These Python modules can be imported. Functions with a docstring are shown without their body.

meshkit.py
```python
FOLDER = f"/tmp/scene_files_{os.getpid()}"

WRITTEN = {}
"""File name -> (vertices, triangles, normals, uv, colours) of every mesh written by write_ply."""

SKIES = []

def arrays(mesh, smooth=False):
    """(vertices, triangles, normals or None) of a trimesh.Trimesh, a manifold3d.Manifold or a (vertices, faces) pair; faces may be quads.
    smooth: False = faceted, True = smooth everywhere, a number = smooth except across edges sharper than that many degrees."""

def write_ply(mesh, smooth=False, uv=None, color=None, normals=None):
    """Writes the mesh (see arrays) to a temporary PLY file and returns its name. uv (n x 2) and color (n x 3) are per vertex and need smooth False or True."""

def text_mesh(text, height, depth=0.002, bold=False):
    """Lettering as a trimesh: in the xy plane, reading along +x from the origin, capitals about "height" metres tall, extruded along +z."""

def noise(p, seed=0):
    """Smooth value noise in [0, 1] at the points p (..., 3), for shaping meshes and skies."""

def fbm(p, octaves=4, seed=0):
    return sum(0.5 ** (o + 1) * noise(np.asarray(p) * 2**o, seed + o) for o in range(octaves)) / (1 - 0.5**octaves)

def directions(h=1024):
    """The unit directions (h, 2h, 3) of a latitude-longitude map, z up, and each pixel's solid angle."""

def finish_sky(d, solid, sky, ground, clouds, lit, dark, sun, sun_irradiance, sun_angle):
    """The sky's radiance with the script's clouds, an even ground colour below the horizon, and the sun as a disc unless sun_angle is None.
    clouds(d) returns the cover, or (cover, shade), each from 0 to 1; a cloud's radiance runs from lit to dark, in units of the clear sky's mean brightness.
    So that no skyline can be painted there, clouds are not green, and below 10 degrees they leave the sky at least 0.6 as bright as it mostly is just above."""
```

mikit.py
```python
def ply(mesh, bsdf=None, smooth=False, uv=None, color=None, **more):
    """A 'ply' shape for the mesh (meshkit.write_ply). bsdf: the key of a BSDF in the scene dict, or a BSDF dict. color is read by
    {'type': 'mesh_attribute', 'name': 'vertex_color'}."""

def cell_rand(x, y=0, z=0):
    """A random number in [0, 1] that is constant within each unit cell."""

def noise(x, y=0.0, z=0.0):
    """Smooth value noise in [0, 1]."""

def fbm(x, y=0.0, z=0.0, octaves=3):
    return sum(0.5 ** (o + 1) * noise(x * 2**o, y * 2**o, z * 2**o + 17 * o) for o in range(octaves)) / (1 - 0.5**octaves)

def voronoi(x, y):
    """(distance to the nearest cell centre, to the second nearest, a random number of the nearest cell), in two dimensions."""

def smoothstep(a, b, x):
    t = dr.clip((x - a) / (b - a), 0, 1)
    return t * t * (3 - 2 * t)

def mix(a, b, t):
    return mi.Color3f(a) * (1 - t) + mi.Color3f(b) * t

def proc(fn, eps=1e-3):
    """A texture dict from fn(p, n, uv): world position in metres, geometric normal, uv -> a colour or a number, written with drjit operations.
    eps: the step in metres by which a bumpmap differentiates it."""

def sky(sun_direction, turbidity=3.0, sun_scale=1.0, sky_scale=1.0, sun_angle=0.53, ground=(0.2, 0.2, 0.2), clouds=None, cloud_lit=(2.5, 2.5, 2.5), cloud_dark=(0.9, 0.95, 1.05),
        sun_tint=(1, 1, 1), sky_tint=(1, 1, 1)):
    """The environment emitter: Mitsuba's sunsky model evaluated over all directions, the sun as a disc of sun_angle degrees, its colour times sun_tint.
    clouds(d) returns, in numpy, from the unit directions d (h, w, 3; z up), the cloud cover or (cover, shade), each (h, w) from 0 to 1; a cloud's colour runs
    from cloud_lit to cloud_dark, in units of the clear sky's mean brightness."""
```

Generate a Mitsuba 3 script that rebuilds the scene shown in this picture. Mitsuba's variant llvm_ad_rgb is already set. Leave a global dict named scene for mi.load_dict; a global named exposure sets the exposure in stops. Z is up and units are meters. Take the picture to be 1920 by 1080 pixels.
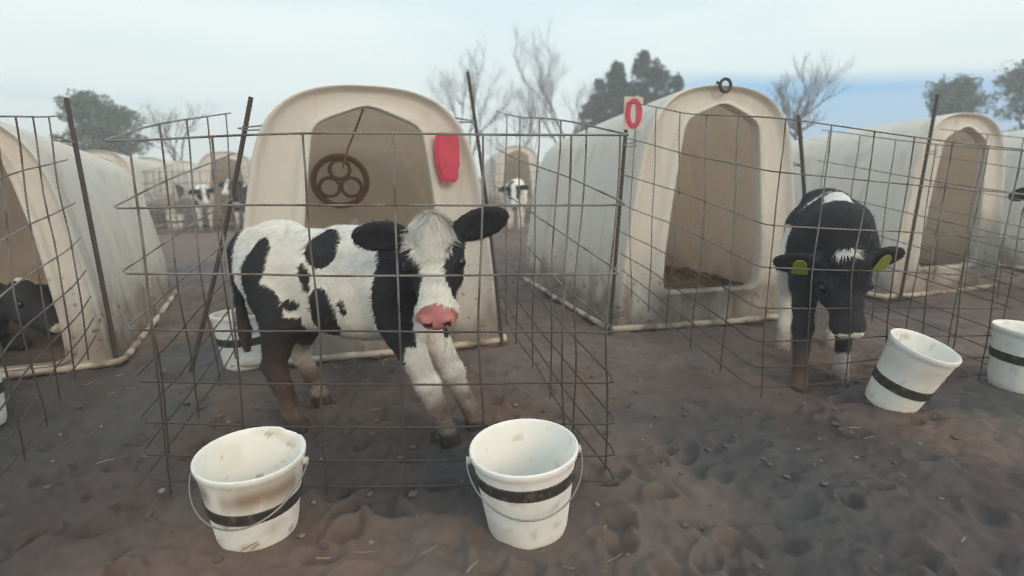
import math, numpy as np, trimesh, mitsuba as mi, mikit, meshkit
import drjit as dr
from mikit import proc, noise, fbm, smoothstep, mix
from shapely.geometry import Polygon
T = mi.ScalarTransform4f
rng = np.random.default_rng(7)
scene, labels = {}, {}

# ---------------------------------------------------------------- camera, sky, exposure
PITCH = math.radians(10.82)
CAM = [0.0, 0.0, 0.88]
scene['camera'] = {'type': 'thinlens', 'fov': 86.53, 'fov_axis': 'x', 'near_clip': 0.02, 'far_clip': 3000.0,
                   'aperture_radius': 0.005, 'focus_distance': 1.7,
                   'to_world': T().look_at(origin=CAM, target=[0, math.cos(PITCH), CAM[2] - math.sin(PITCH)], up=[0, 0, 1])}
exposure = 2.3


def sky_clouds(d):
    """High bright overcast with a lower, bluer bank of cloud low in the east."""
    x, y, z = d[..., 0], d[..., 1], d[..., 2]
    az, el = np.degrees(np.arctan2(x, y)), np.degrees(np.arcsin(np.clip(z, -1, 1)))
    q = np.stack([az * 0.045, el * 0.22, np.zeros_like(az)], -1)
    n = meshkit.fbm(q + 31.0, 4, 3)
    n2 = meshkit.fbm(np.stack([az * 0.02, el * 0.5, np.zeros_like(az)], -1) + 7.0, 3, 9)
    bank = 1 - np.clip((el - (10.2 + 1.2 * (n - .5) - 0.085 * np.clip(az - 17, -10, 45))) / 1.5 + 0.5, 0, 1)
    side = np.clip((az - 6) / 14, 0, 1) * np.clip((150 - az) / 40, 0, 1)
    streak = np.clip(1 - np.abs(el - 6.8 - 2 * (n - .5)) / 1.4, 0, 1) * np.clip((n2 - .45) * 6, 0, 1) * 0.22
    shade = np.clip(bank * side * (0.8 + .4 * n2) + streak * (1 - side), 0, 1)
    veil = np.clip((n - .42) * 4, 0, 1)
    shade = np.maximum(shade, 0.21 * (1 - veil) * np.clip((el - 8) / 8, 0, 1))
    return np.ones_like(az), shade


scene['sky'] = mikit.sky((0.50, -0.80, 0.46), turbidity=4, sun_scale=0.28, sun_angle=24, sky_scale=1.0, clouds=sky_clouds,
                         cloud_lit=(2.34, 2.64, 2.58), cloud_dark=(0.52, 1.38, 2.36), sun_tint=(1.0, 0.955, 0.885), ground=(0.12, 0.1, 0.09))

# ---------------------------------------------------------------- materials


def P(base, rough=0.7, twosided=True, **k):
    b = {'type': 'principled', 'base_color': base if isinstance(base, dict) else {'type': 'rgb', 'value': list(base)}, 'roughness': rough, **k}
    return {'type': 'twosided', 'bsdf': b} if twosided else b


DARK_MUD = [(-.30, 1.55, .42, .32), (1.15, 1.0, .55, .22), (1.75, 1.35, .5, .25), (.95, 1.75, .3, .2), (-1.5, 1.2, .5, .3)]  # darker blobs in the mud colour; those at the right are wet ground


def mud_color(p, n, uv):
    a = fbm(p.x * 0.9 + 3, p.y * 0.9, 0.0, 3)
    b = fbm(p.x * 4.5, p.y * 4.5 + 9, p.z * 6, 4)
    c = fbm(p.x * 26, p.y * 26, p.z * 26, 3)
    dark_spot = 0
    for cx, cy, sx, sy in DARK_MUD:
        dark_spot = dr.maximum(dark_spot, dr.exp(-dr.square((p.x - cx) / sx) - dr.square((p.y - cy) / sy)))
    wet = smoothstep(0.46, 0.62, a + 0.25 * (b - 0.5) + 0.34 * dark_spot)  # wet by noise, plus the darker blobs
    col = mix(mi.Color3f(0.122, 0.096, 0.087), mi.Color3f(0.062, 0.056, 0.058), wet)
    col = col * (0.62 + 0.5 * b + 0.34 * c)
    red = smoothstep(0.55, 0.7, fbm(p.x * 1.7 + 40, p.y * 1.7, 2.0, 3))
    return mix(col, col * mi.Color3f(1.10, 0.98, 0.93), red)


def mud_bump(p, n, uv):
    return fbm(p.x * 30, p.y * 30, p.z * 30, 4) * 0.009 + fbm(p.x * 110, p.y * 110, 0.0, 2) * 0.003


def mud_rough(p, n, uv):
    return 0.95 - 0.38 * smoothstep(0.46, 0.6, fbm(p.x * 0.9 + 3, p.y * 0.9, 0.0, 3))


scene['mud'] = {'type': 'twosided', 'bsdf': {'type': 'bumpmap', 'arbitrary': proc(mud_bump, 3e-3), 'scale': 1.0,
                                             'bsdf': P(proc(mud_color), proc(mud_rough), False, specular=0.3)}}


def plastic_color(p, n, uv):
    v = fbm(p.x * 3.1, p.y * 3.1, p.z * 1.3, 3)
    base = mix(mi.Color3f(0.86, 0.85, 0.82), mi.Color3f(0.79, 0.77, 0.73), v)
    h = p.z - 0.04 * dr.clip(p.y - 4, 0, 20)
    splash = smoothstep(0.42, 0.0, h + 0.5 * (fbm(p.x * 9, p.y * 9, p.z * 5, 4) - 0.5)) * 0.75
    streak = smoothstep(0.56, 0.75, fbm(p.x * 14, p.y * 14, p.z * 0.9, 3)) * 0.16
    spots = smoothstep(0.70, 0.78, fbm(p.x * 38 + 5, p.y * 38, p.z * 38, 2)) * smoothstep(0.7, 0.1, h) * 0.7
    return mix(base, mi.Color3f(0.24, 0.18, 0.135), dr.clip(splash + streak + spots, 0, 0.9))


scene['hutch_plastic'] = {'type': 'principledthin', 'base_color': proc(plastic_color), 'roughness': 0.5, 'diff_trans': 0.7, 'eta': 1.45}
scene['inside_plastic'] = {'type': 'principledthin', 'base_color': proc(lambda p, n, uv: mix(mi.Color3f(.91, .81, .71), mi.Color3f(.83, .71, .60), fbm(p.x * 4, p.y * 4, p.z * 2.5, 4))),
                           'roughness': 0.6, 'diff_trans': 1.0, 'eta': 1.45}
scene['flange_plastic'] = P(proc(lambda p, n, uv: mix(mi.Color3f(.5, .43, .35), mi.Color3f(.17, .13, .1), smoothstep(.35, .7, fbm(p.x * 11, p.y * 11, p.z * 11, 3)))), .7)
scene['vent_plastic'] = P((0.30, 0.20, 0.12), .6)
scene['wire_steel'] = P(proc(lambda p, n, uv: mix(mix(mi.Color3f(.22, .21, .205), mi.Color3f(.14, .11, .095), smoothstep(.45, .68, fbm(p.x * 13, p.y * 13, p.z * 13, 3))), mi.Color3f(.072, .062, .059), smoothstep(.68, .34, p.z + .25 * (fbm(p.x * 5, p.y * 5, p.z * 9, 3) - .5)))), .65, metallic=0.08, specular=0.25)
scene['post_steel'] = P(proc(lambda p, n, uv: mix(mi.Color3f(.062, .056, .056), mi.Color3f(.078, .056, .048), fbm(p.x * 40, p.y * 40, p.z * 14, 3))), .7, metallic=0.2)
scene['red_plastic'] = P(proc(lambda p, n, uv: mi.Color3f(.52, .04, .09) * (0.85 + .3 * fbm(p.x * 20, p.y * 20, p.z * 20, 3))), .5)
scene['tag_white'] = P((0.52, 0.47, 0.44), .5)
scene['painted'] = P({'type': 'mesh_attribute', 'name': 'vertex_color'}, .42, specular=0.4)
scene['coat'] = P({'type': 'mesh_attribute', 'name': 'vertex_color'}, .85, specular=0.15, sheen=0.25)
scene['eye_dark'] = P((0.012, 0.01, 0.01), .12, specular=0.6)
scene['ear_tag_yellow'] = P((0.24, 0.28, 0.045), .55)
scene['rubber'] = P(proc(lambda p, n, uv: mix(mi.Color3f(.035, .032, .032), mi.Color3f(.10, .08, .065), smoothstep(.5, .7, fbm(p.x * 50, p.y * 50, p.z * 50, 3)))), .75)
scene['handle_steel'] = P((0.30, 0.29, 0.28), .4, metallic=0.7)
scene['bark'] = P(proc(lambda p, n, uv: mi.Color3f(.085, .07, .065) * (0.6 + .8 * fbm(p.x * 9, p.y * 9, p.z * 3, 3))), .9)
scene['needles'] = P(proc(lambda p, n, uv: mix(mi.Color3f(.018, .030, .022), mi.Color3f(.045, .058, .040), fbm(p.x * 1.3, p.y * 1.3, p.z * 1.3, 3))), .8)
scene['foliage'] = P(proc(lambda p, n, uv: mix(mi.Color3f(.03, .045, .028), mi.Color3f(.085, .10, .06), fbm(p.x * 1.5, p.y * 1.5, p.z * 1.5, 3))), .8)
scene['twigs'] = P((.075, .06, .058), .9)
scene['straw'] = P(proc(lambda p, n, uv: mix(mi.Color3f(.30, .25, .17), mi.Color3f(.17, .125, .09), noise(p.x * 35, p.y * 35, p.z * 35))), .85)
scene['clod'] = P(proc(lambda p, n, uv: mix(mi.Color3f(.12, .09, .078), mi.Color3f(.075, .062, .058), fbm(p.x * 15, p.y * 15, p.z * 15, 3))), .8)
scene['pale_stone'] = P(proc(lambda p, n, uv: mix(mi.Color3f(.30, .26, .22), mi.Color3f(.14, .11, .09), fbm(p.x * 40, p.y * 40, p.z * 40, 3))), .85)

# ---------------------------------------------------------------- helpers


def obj(key, mesh, mat, parent=None, smooth=False, color=None, tw=None, **lab):
    full = f'{parent}__{key}' if parent else key
    base, i = full, 1
    while full in scene:
        full = f'{base}_{i:03d}'
        i += 1
    d = mikit.ply(mesh, mat, smooth=smooth, color=color)
    if tw is not None:
        d['to_world'] = tw
    scene[full] = d
    if lab:
        labels[full] = lab
    return full


def name(key):
    """The next free name for a thing whose parts follow."""
    base, i = key, 1
    while key in labels or any(k.startswith(key + '__') for k in scene):
        key = f'{base}_{i:03d}'
        i += 1
    return key


def thing(key, label, cat, group=None):
    k = name(key)
    labels[k] = {'label': label, 'category': cat}
    if group:
        labels[k]['group'] = group
    return k


def tube(points, radii, sides=6, caps=True):
    p = np.asarray(points, float)
    n = len(p)
    t = np.gradient(p, axis=0)
    t /= np.linalg.norm(t, axis=1, keepdims=True) + 1e-12
    ref = np.array([0, 0, 1.0]) if abs(t[:, 2]).mean() < 0.8 else np.array([1.0, 0, 0])
    a = np.cross(t, ref)
    a /= np.linalg.norm(a, axis=1, keepdims=True) + 1e-12
    b = np.cross(t, a)
    ang = np.arange(sides) * 2 * np.pi / sides
    r = np.broadcast_to(radii, (n,))
    v = p[:, None] + r[:, None, None] * (np.cos(ang)[None, :, None] * a[:, None] + np.sin(ang)[None, :, None] * b[:, None])
    i, j = np.meshgrid(np.arange(n - 1), np.arange(sides), indexing='ij')
    q = np.stack([i * sides + j, i * sides + (j + 1) % sides, (i + 1) * sides + (j + 1) % sides, (i + 1) * sides + j], -1).reshape(-1, 4)
    f = np.vstack([q[:, [0, 1, 2]], q[:, [0, 2, 3]]])
    v = v.reshape(-1, 3)
    if caps:
        m = len(v)
        v = np.vstack([v, p[0], p[-1]])
        j = np.arange(sides)
        k = (j + 1) % sides
        f = np.vstack([f, np.stack([j * 0 + m, k, j], 1), np.stack([j * 0 + m + 1, (n - 1) * sides + j, (n - 1) * sides + k], 1)])
    return v, f


def join(parts):
    vs, fs, at = [], [], 0
    for v, f in parts:
        vs.append(v)
        fs.append(np.asarray(f) + at)
        at += len(v)
    return np.vstack(vs), np.vstack(fs)


def grid_faces(rows, cols, wrap=True):
    c = cols if wrap else cols - 1
    i, j = np.meshgrid(np.arange(rows - 1), np.arange(c), indexing='ij')
    q = np.stack([i * cols + j, i * cols + (j + 1) % cols, (i + 1) * cols + (j + 1) % cols, (i + 1) * cols + j], -1).reshape(-1, 4)
    return np.vstack([q[:, [0, 1, 2]], q[:, [0, 2, 3]]])


def box(lo, hi):
    return trimesh.creation.box(bounds=[lo, hi])


def vf(m):
    return np.asarray(m.vertices), np.asarray(m.faces)


def ground_z(x, y):
    x, y = np.asarray(x, float), np.asarray(y, float)
    return np.clip(y - 4, 0, 14) * (0.012 + 0.0045 * np.clip(x + 6, 0, 12))


# ---------------------------------------------------------------- ground: one sheet from under the camera to the horizon
STANDING = [(-.665, 1.285, .11), (.042, 1.30, .115), (1.555, 2.12, .12), (2.24, 2.29, .12), (-1.32, 2.6, .12), (-1.985, 1.86, .12), (-1.72, 1.44, .12)]


def build_ground():
    # front sector fine, the rest coarser
    ang = np.concatenate([np.radians(np.linspace(-66, 66, 620)), np.radians(np.linspace(68, 292, 113))])
    r = np.concatenate([[0.02, 0.2, 0.4], np.geomspace(0.55, 14, 470), np.geomspace(14.6, 110, 40)])
    R, A = np.meshgrid(r, ang, indexing='ij')
    X, Y = R * np.sin(A), R * np.cos(A)
    p = np.stack([X, Y, 0 * X], -1)
    near = np.clip((14 - R) / 8, 0, 1)
    z = ground_z(X, Y)
    n1 = meshkit.fbm(p * 1.4 + 5, 3, 1) - 0.5
    n2 = meshkit.fbm(p * 7.0 + 11, 4, 2) - 0.5
    n3 = meshkit.fbm(p * 26.0, 3, 5) - 0.5
    lump = np.abs(meshkit.noise(p * 11.0 + 3, 8) - 0.5) * 2
    z = z + near * (0.05 * n1 + 0.04 * n2 + 0.016 * n3 - 0.012 * (1 - lump) ** 3)
    # hoof prints in the trodden places
    g = np.random.default_rng(3)
    for (cx, cy, s, k) in [(-.35, 1.9, .45, 60), (0.5, 1.3, .5, 24), (1.6, 2.2, .55, 50), (-1.2, 1.5, .5, 40), (1.0, 1.5, .8, 14), (-1.6, 3.6, .9, 40), (.2, .95, .6, 40)]:
        for _ in range(k):
            x0, y0 = cx + g.normal() * s, cy + g.normal() * s * .6
            th, l, w = g.uniform(0, 3.14), g.uniform(.035, .05), g.uniform(.025, .035)
            m = (np.abs(X - x0) < .14) & (np.abs(Y - y0) < .14)
            u = (X[m] - x0) * np.cos(th) + (Y[m] - y0) * np.sin(th)
            v = -(X[m] - x0) * np.sin(th) + (Y[m] - y0) * np.cos(th)
            q = np.sqrt((u / l) ** 2 + (v / w) ** 2)
            z[m] += -0.016 * np.exp(-q ** 4) + 0.010 * np.exp(-((q - 1.5) / .4) ** 2)
    # the mud is pressed level where buckets stand
    for cx, cy, rad in STANDING:
        q = np.hypot(X - cx, Y - cy)
        t = np.clip((rad + .07 - q) / .07, 0, 1)
        t = t * t * (3 - 2 * t)
        z = z * (1 - t) + (-.004 + .25 * (z - ground_z(X, Y)) * (q > rad * .8) + ground_z(X, Y)) * t
    v = np.stack([X, Y, z], -1).reshape(-1, 3)
    f = grid_faces(len(r), len(ang))
    v = np.vstack([v, [0, 0, 0]])
    j = np.arange(len(ang))
    f = np.vstack([f[:, ::-1], np.stack([j * 0 + len(v) - 1, (j + 1) % len(ang), j], 1)])
    fn = np.cross(v[f[:, 1]] - v[f[:, 0]], v[f[:, 2]] - v[f[:, 0]])
    f[fn[:, 2] < 0] = f[fn[:, 2] < 0][:, ::-1]
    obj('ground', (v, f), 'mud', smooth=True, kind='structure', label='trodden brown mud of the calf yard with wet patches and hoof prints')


build_ground()


# ---------------------------------------------------------------- hutches
def resample(pts, n, closed=False):
    p = np.asarray(pts, float)
    if closed:
        p = np.vstack([p, p[:1]])
    s = np.concatenate([[0], np.cumsum(np.linalg.norm(np.diff(p, axis=0), axis=1))])
    t = np.linspace(0, s[-1], n, endpoint=not closed)
    return np.stack([np.interp(t, s, p[:, k]) for k in range(p.shape[1])], 1)


def smooth_curve(pts, n):
    from scipy.interpolate import PchipInterpolator, CubicSpline
    p = np.asarray(pts, float)
    s = np.concatenate([[0], np.cumsum(np.linalg.norm(np.diff(p, axis=0), axis=1))])
    c = CubicSpline(s, p)
    return resample(c(np.linspace(0, s[-1], 400)), n)


OUT = [(.655, .0), (.64, .2), (.61, .5), (.575, .75), (.54, .95), (.505, 1.1), (.452, 1.225), (.36, 1.325), (.2, 1.392), (0, 1.405)]
NB, NS = 36, 92


def outer_curve():
    right = smooth_curve(OUT, NS)
    bottom = resample([(-.655, 0), (.655, 0)], NB)
    left = right[::-1] * [-1, 1]
    return np.vstack([bottom[:-1], right[:-1], left[:-1]])


def opening_curve(sill, wide=0.0):
    wb = .345
    rb = .07
    arc = [(wb - rb + rb * math.sin(t), sill + rb - rb * math.cos(t)) for t in np.linspace(0, math.pi / 2, 8)]
    side = [(wb - .004, sill + .25), (.312, .75), (.278, 1.02), (.26, 1.14)]
    top = [(.25, 1.185), (.228, 1.215), (.19, 1.238), (.1, 1.275), (.045, 1.297), (.0, 1.305)]
    half = arc + side + top
    right = resample(half, NS + 6)
    cut = 6
    bottom = resample([(-half[0][0], sill), (half[0][0], sill)], NB - 2 * 0)
    right = resample(half, NS)
    left = right[::-1] * [-1, 1]
    return np.vstack([bottom[:-1], right[:-1], left[:-1]]) * [1 + wide, 1]


def hutch_shell(sill, wide=0.0):
    o, c = outer_curve(), opening_curve(sill, wide)
    n = len(o)
    ist_bottom = np.zeros(n)
    ist_bottom[:NB - 1] = 1
    ist_bottom = np.convolve(np.r_[ist_bottom[-6:], ist_bottom, ist_bottom[:6]], np.ones(7) / 7, 'same')[6:-6]
    rows = []

    def row(s, y, yb=None, out=None):
        q = c * (1 - s) + o * s if out is None else out
        yy = y * (1 - ist_bottom) + (y if yb is None else yb) * ist_bottom
        rows.append(np.stack([q[:, 0], yy, q[:, 1]], 1))

    # opening lip, face, ridge beside the opening, groove, brow, side
    inner = c * [0.985, 1] + [0, 0]
    row(0, .075, .075, c * [1.02, 1.0])
    row(0, .045)
    row(0, .012)
    row(.012, .0)
    row(.045, -.004)
    row(.075, .002)
    row(.13, .0, .004)
    row(.19, .012, .01)
    row(.24, .028, .014)
    row(.34, .034, .016)
    row(.46, .036, .016)
    row(.58, .036, .016)
    row(.70, .035, .016)
    row(.79, .032, .018)
    row(.85, .018, .018)
    row(.90, .0, .016)
    row(.945, -.01, .012)
    row(.98, -.002, .012)
    row(1, .018, .02)
    oc = np.array([0, .0])
    for y in np.concatenate([np.linspace(.035, .1, 4), np.linspace(.12, 1.86, 72), 1.86 + .17 * np.sin(np.linspace(.12, 1.57, 10))]):
        t = y / 2.0
        sx, sz = 1 - .05 * t, 1 - .10 * t ** 1.15
        if y > 1.86:
            e = math.sqrt(max(0, 1 - ((y - 1.86) / .17) ** 2))
            sx *= .84 + .16 * e
            sz *= .9 + .1 * e
        q = o * [sx, sz]
        # moulded ribs up the side
        ph = ((y - .1) % .44) / .44
        rib = np.clip(np.minimum(ph, 1 - ph) * 9 - .6, 0, 1) * (0.1 < y < 1.83)
        side = np.clip((q[:, 1] - .06) / .05, 0, 1) * np.clip((1.12 - q[:, 1]) / .08, 0, 1)
        q[:, 0] -= np.sign(q[:, 0]) * .018 * (1 - rib) * side * (0.1 < y < 1.86)
        rows.append(np.stack([q[:, 0], np.full(n, y), q[:, 1]], 1))
    last = rows[-1]
    mid = np.array([0, 2.04, .6])
    for s in (.75, .4, .05):
        rows.append(mid + (last - mid) * [s, 0, s] + [0, -.012 * s, 0])
    v = np.vstack(rows)
    f = grid_faces(len(rows), n)
    # no floor: drop the faces that span the bottom behind the front
    fc = v[f].mean(1)
    keep = ~((fc[:, 1] > .05) & (v[f][:, :, 2].max(1) < .012))
    # the same walls again 12 mm further in: the inside of the shell, in a warmer tan
    first = 10 * n
    N = np.zeros_like(v)
    fn = np.cross(v[f[:, 1]] - v[f[:, 0]], v[f[:, 2]] - v[f[:, 0]])
    for k in range(3):
        np.add.at(N, f[:, k], fn)
    N /= np.linalg.norm(N, axis=1, keepdims=True) + 1e-12
    mid = np.array([0, 1.0, .6])
    if ((v - mid) * N).sum() < 0:
        N = -N
    inner = (v - N * .012)
    fi = f[keep]
    fi = fi[(fi >= 2 * n).all(1)]
    return (v, f[keep]), (inner, fi)


def hutch_flange():
    pts = [(-.66, 2.0), (-.69, .02), (-.67, -.015), (.67, -.015), (.69, .02), (.66, 2.0)]
    pts = np.array([[-.63, 1.95, .02], [-.665, 1.0, .02], [-.685, .03, .02], [-.66, -.01, .02], [0, -.012, .02], [.66, -.01, .02], [.685, .03, .02], [.665, 1.0, .02], [.63, 1.95, .02]])
    p = resample(pts, 90)
    p[:, 2] += .018 + (meshkit.fbm(p * 5, 2, 4) - .5) * .02
    return tube(p, .019, 8)


def hutch_vent():
    parts = [vf(trimesh.creation.torus(.185, .022, 40, 10))]
    for k in range(3):
        a = math.radians(90 + 120 * k)
        m = trimesh.creation.torus(.07, .013, 28, 8)
        m.apply_translation([.088 * math.cos(a), .088 * math.sin(a), 0])
        parts.append(vf(m))
    v, f = join(parts)
    R = trimesh.transformations.rotation_matrix(math.pi / 2, [1, 0, 0])[:3, :3]
    return v @ R.T, f


SHELL, SHELL_LOW = [[mikit.ply(m, mat, smooth=32) for m, mat in zip(hutch_shell(*sill), ('hutch_plastic', 'inside_plastic'))] for sill in ((.235, 0), (.06, .36))]
FLANGE = mikit.ply(hutch_flange(), 'flange_plastic', smooth=50)
VENT = mikit.ply(hutch_vent(), 'vent_plastic', smooth=40)


def place(x, y, z, deg, s=(1, 1, 1)):
    return T().translate([x, y, z]).rotate([0, 0, 1], deg).scale(list(s))


def hutch(x, y, deg, label, s=(1, 1, 1), shell=SHELL, vent=False, group='calf hutches'):
    k = thing('calf_hutch', label, 'calf hutch', group)
    tw = place(x, y, float(ground_z(x, y)) - .015, deg, s)
    scene[k + '__shell'] = {**shell[0], 'to_world': tw}
    scene[k + '__inner_wall'] = {**shell[1], 'to_world': tw}
    scene[k + '__base_flange'] = {**FLANGE, 'to_world': tw}
    if vent:
        scene[k + '__rear_vent'] = {**VENT, 'to_world': tw @ T().translate([-.1, 1.93, .95]).scale([1.1, 1, 1.1])}
    return k


HC = hutch(-.69, 2.72, 18.5, 'cream plastic calf hutch straight behind the black and white calf, with round vent inside', s=(1.02, 1, .965), vent=True)
H2 = hutch(1.25, 3.34, 16.5, 'cream plastic calf hutch with empty brown doorway, beside the post with the red 0 plate', s=(1, 1, 1.04))
HL = hutch(-2.55, 2.29, 23, 'cream calf hutch cut off by the left edge, with a calf lying in its doorway', s=(1, 1, .875), shell=SHELL_LOW)
H3 = hutch(3.46, 4.28, 21, 'cream calf hutch behind the leaning white bucket, narrow brown doorway seen at an angle')
H4 = hutch(5.55, 5.15, 22, 'cream calf hutch at the right edge, only its grey side wall in view')
row2 = [(-7.35, 9.9), (-5.45, 10.6), (-3.55, 11.3), (-1.65, 12.0), (.12, 12.7), (2.1, 13.4)]
row2_l = ['distant cream calf hutch just behind the grey side of the left hutch', 'distant cream calf hutch with a white calf in front of its doorway', None, None,
          'distant cream calf hutch in the gap right of the tall post', None]
for (x, y), l in zip(row2, row2_l):
    if l:
        hutch(x, y, 12, l)
for (x, y), l in zip([(-9.3, 15.6), (-7.5, 16.4), (-11.0, 20.6)],
                     ['far cream calf hutch under the bare tree, left of the white calf', 'far cream calf hutch half hidden by the one with the white calf', 'farthest small cream calf hutch near the bushy tree']):
    hutch(x, y, 8, l, vent=False)


hutch(-8.5, 13.0, 10, 'distant cream calf hutch between the front and back far rows, under the pale bare tree')
hutch(-6.35, 13.9, 10, 'distant cream calf hutch showing beside the left flank of the centre hutch')


# roof ring on the second hutch
def ring_on_roof():
    m = trimesh.creation.torus(.036, .009, 28, 8)
    v, f = vf(m)
    R = trimesh.transformations.rotation_matrix(math.pi / 2, [1, 0, 0])[:3, :3]
    v = v @ R.T + [0, 0, .036]
    b = tube([[-.06, 0, .05], [-.036, 0, .045]], .008, 6)
    return join([(v, f), b])


scene[H2 + '__roof_ring'] = {**mikit.ply(ring_on_roof(), 'post_steel', smooth=40), 'to_world': place(1.25, 3.34, 1.405, 16.5) @ T().translate([-.02, -.02, 0])}
labels[H2 + '__roof_ring'] = {'label': 'dark ring standing on the front edge of the hutch roof'}
# cord hanging inside the centre hutch
obj('hanging_cord', tube([[.0, .12, 1.30], [-.03, .2, 1.22], [-.09, .33, 1.08], [-.12, .42, .98]], .006, 6), 'vent_plastic', HC, tw=place(-.69, 2.72, -.015, 18.5))


# red plate on the centre hutch
def red_plate():
    w, h = .058, .118
    out = [(-w + .012, h), (w - .012, h), (w, h - .03), (w, -.04), (w - .008, -.06), (w - .008, -h + .018), (w - .022, -h), (-w + .03, -h), (-w + .01, -h + .06), (-w, -h + .11), (-w, h - .04)]
    pl = Polygon(out).buffer(.008).buffer(-.004)
    m = trimesh.creation.extrude_polygon(pl, .022)
    m2 = trimesh.creation.extrude_polygon(pl.buffer(-.014), .03)
    v, f = join([vf(m), vf(m2)])
    return np.stack([v[:, 0], -v[:, 2], v[:, 1]], 1), f


obj('red_plate', red_plate(), 'red_plastic', tw=place(-.69, 2.72, 0, 18.5) @ T().translate([.375, -.01, 1.01]),
    label='plain red plastic plate hung on the front of the hutch behind the calf', category='plate')


# "0" plate on the second hutch's post
def ellipse(a, b, n=48):
    t = np.linspace(0, 2 * np.pi, n, endpoint=False)
    return np.stack([a * np.cos(t), b * np.sin(t)], 1)


def upright(m, off=0):
    v, f = vf(m)
    return np.stack([v[:, 0], -v[:, 2] - off, v[:, 1]], 1), f


zp = thing('number_plate', 'small pale plate with a red 0 hung on the hutch corner post', 'number plate')
tw = place(.655, 3.07, 1.255, 16.5)
obj('plate', upright(trimesh.creation.extrude_polygon(Polygon([(-.05, -.08), (.05, -.08), (.05, .08), (-.05, .08)]).buffer(.006), .006)), 'tag_white', zp, tw=tw)
obj('numeral', upright(trimesh.creation.extrude_polygon(Polygon(ellipse(.05, .078), [ellipse(.021, .052)]), .004), .0065), 'red_plastic', zp, tw=tw, label='red figure 0')


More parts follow.
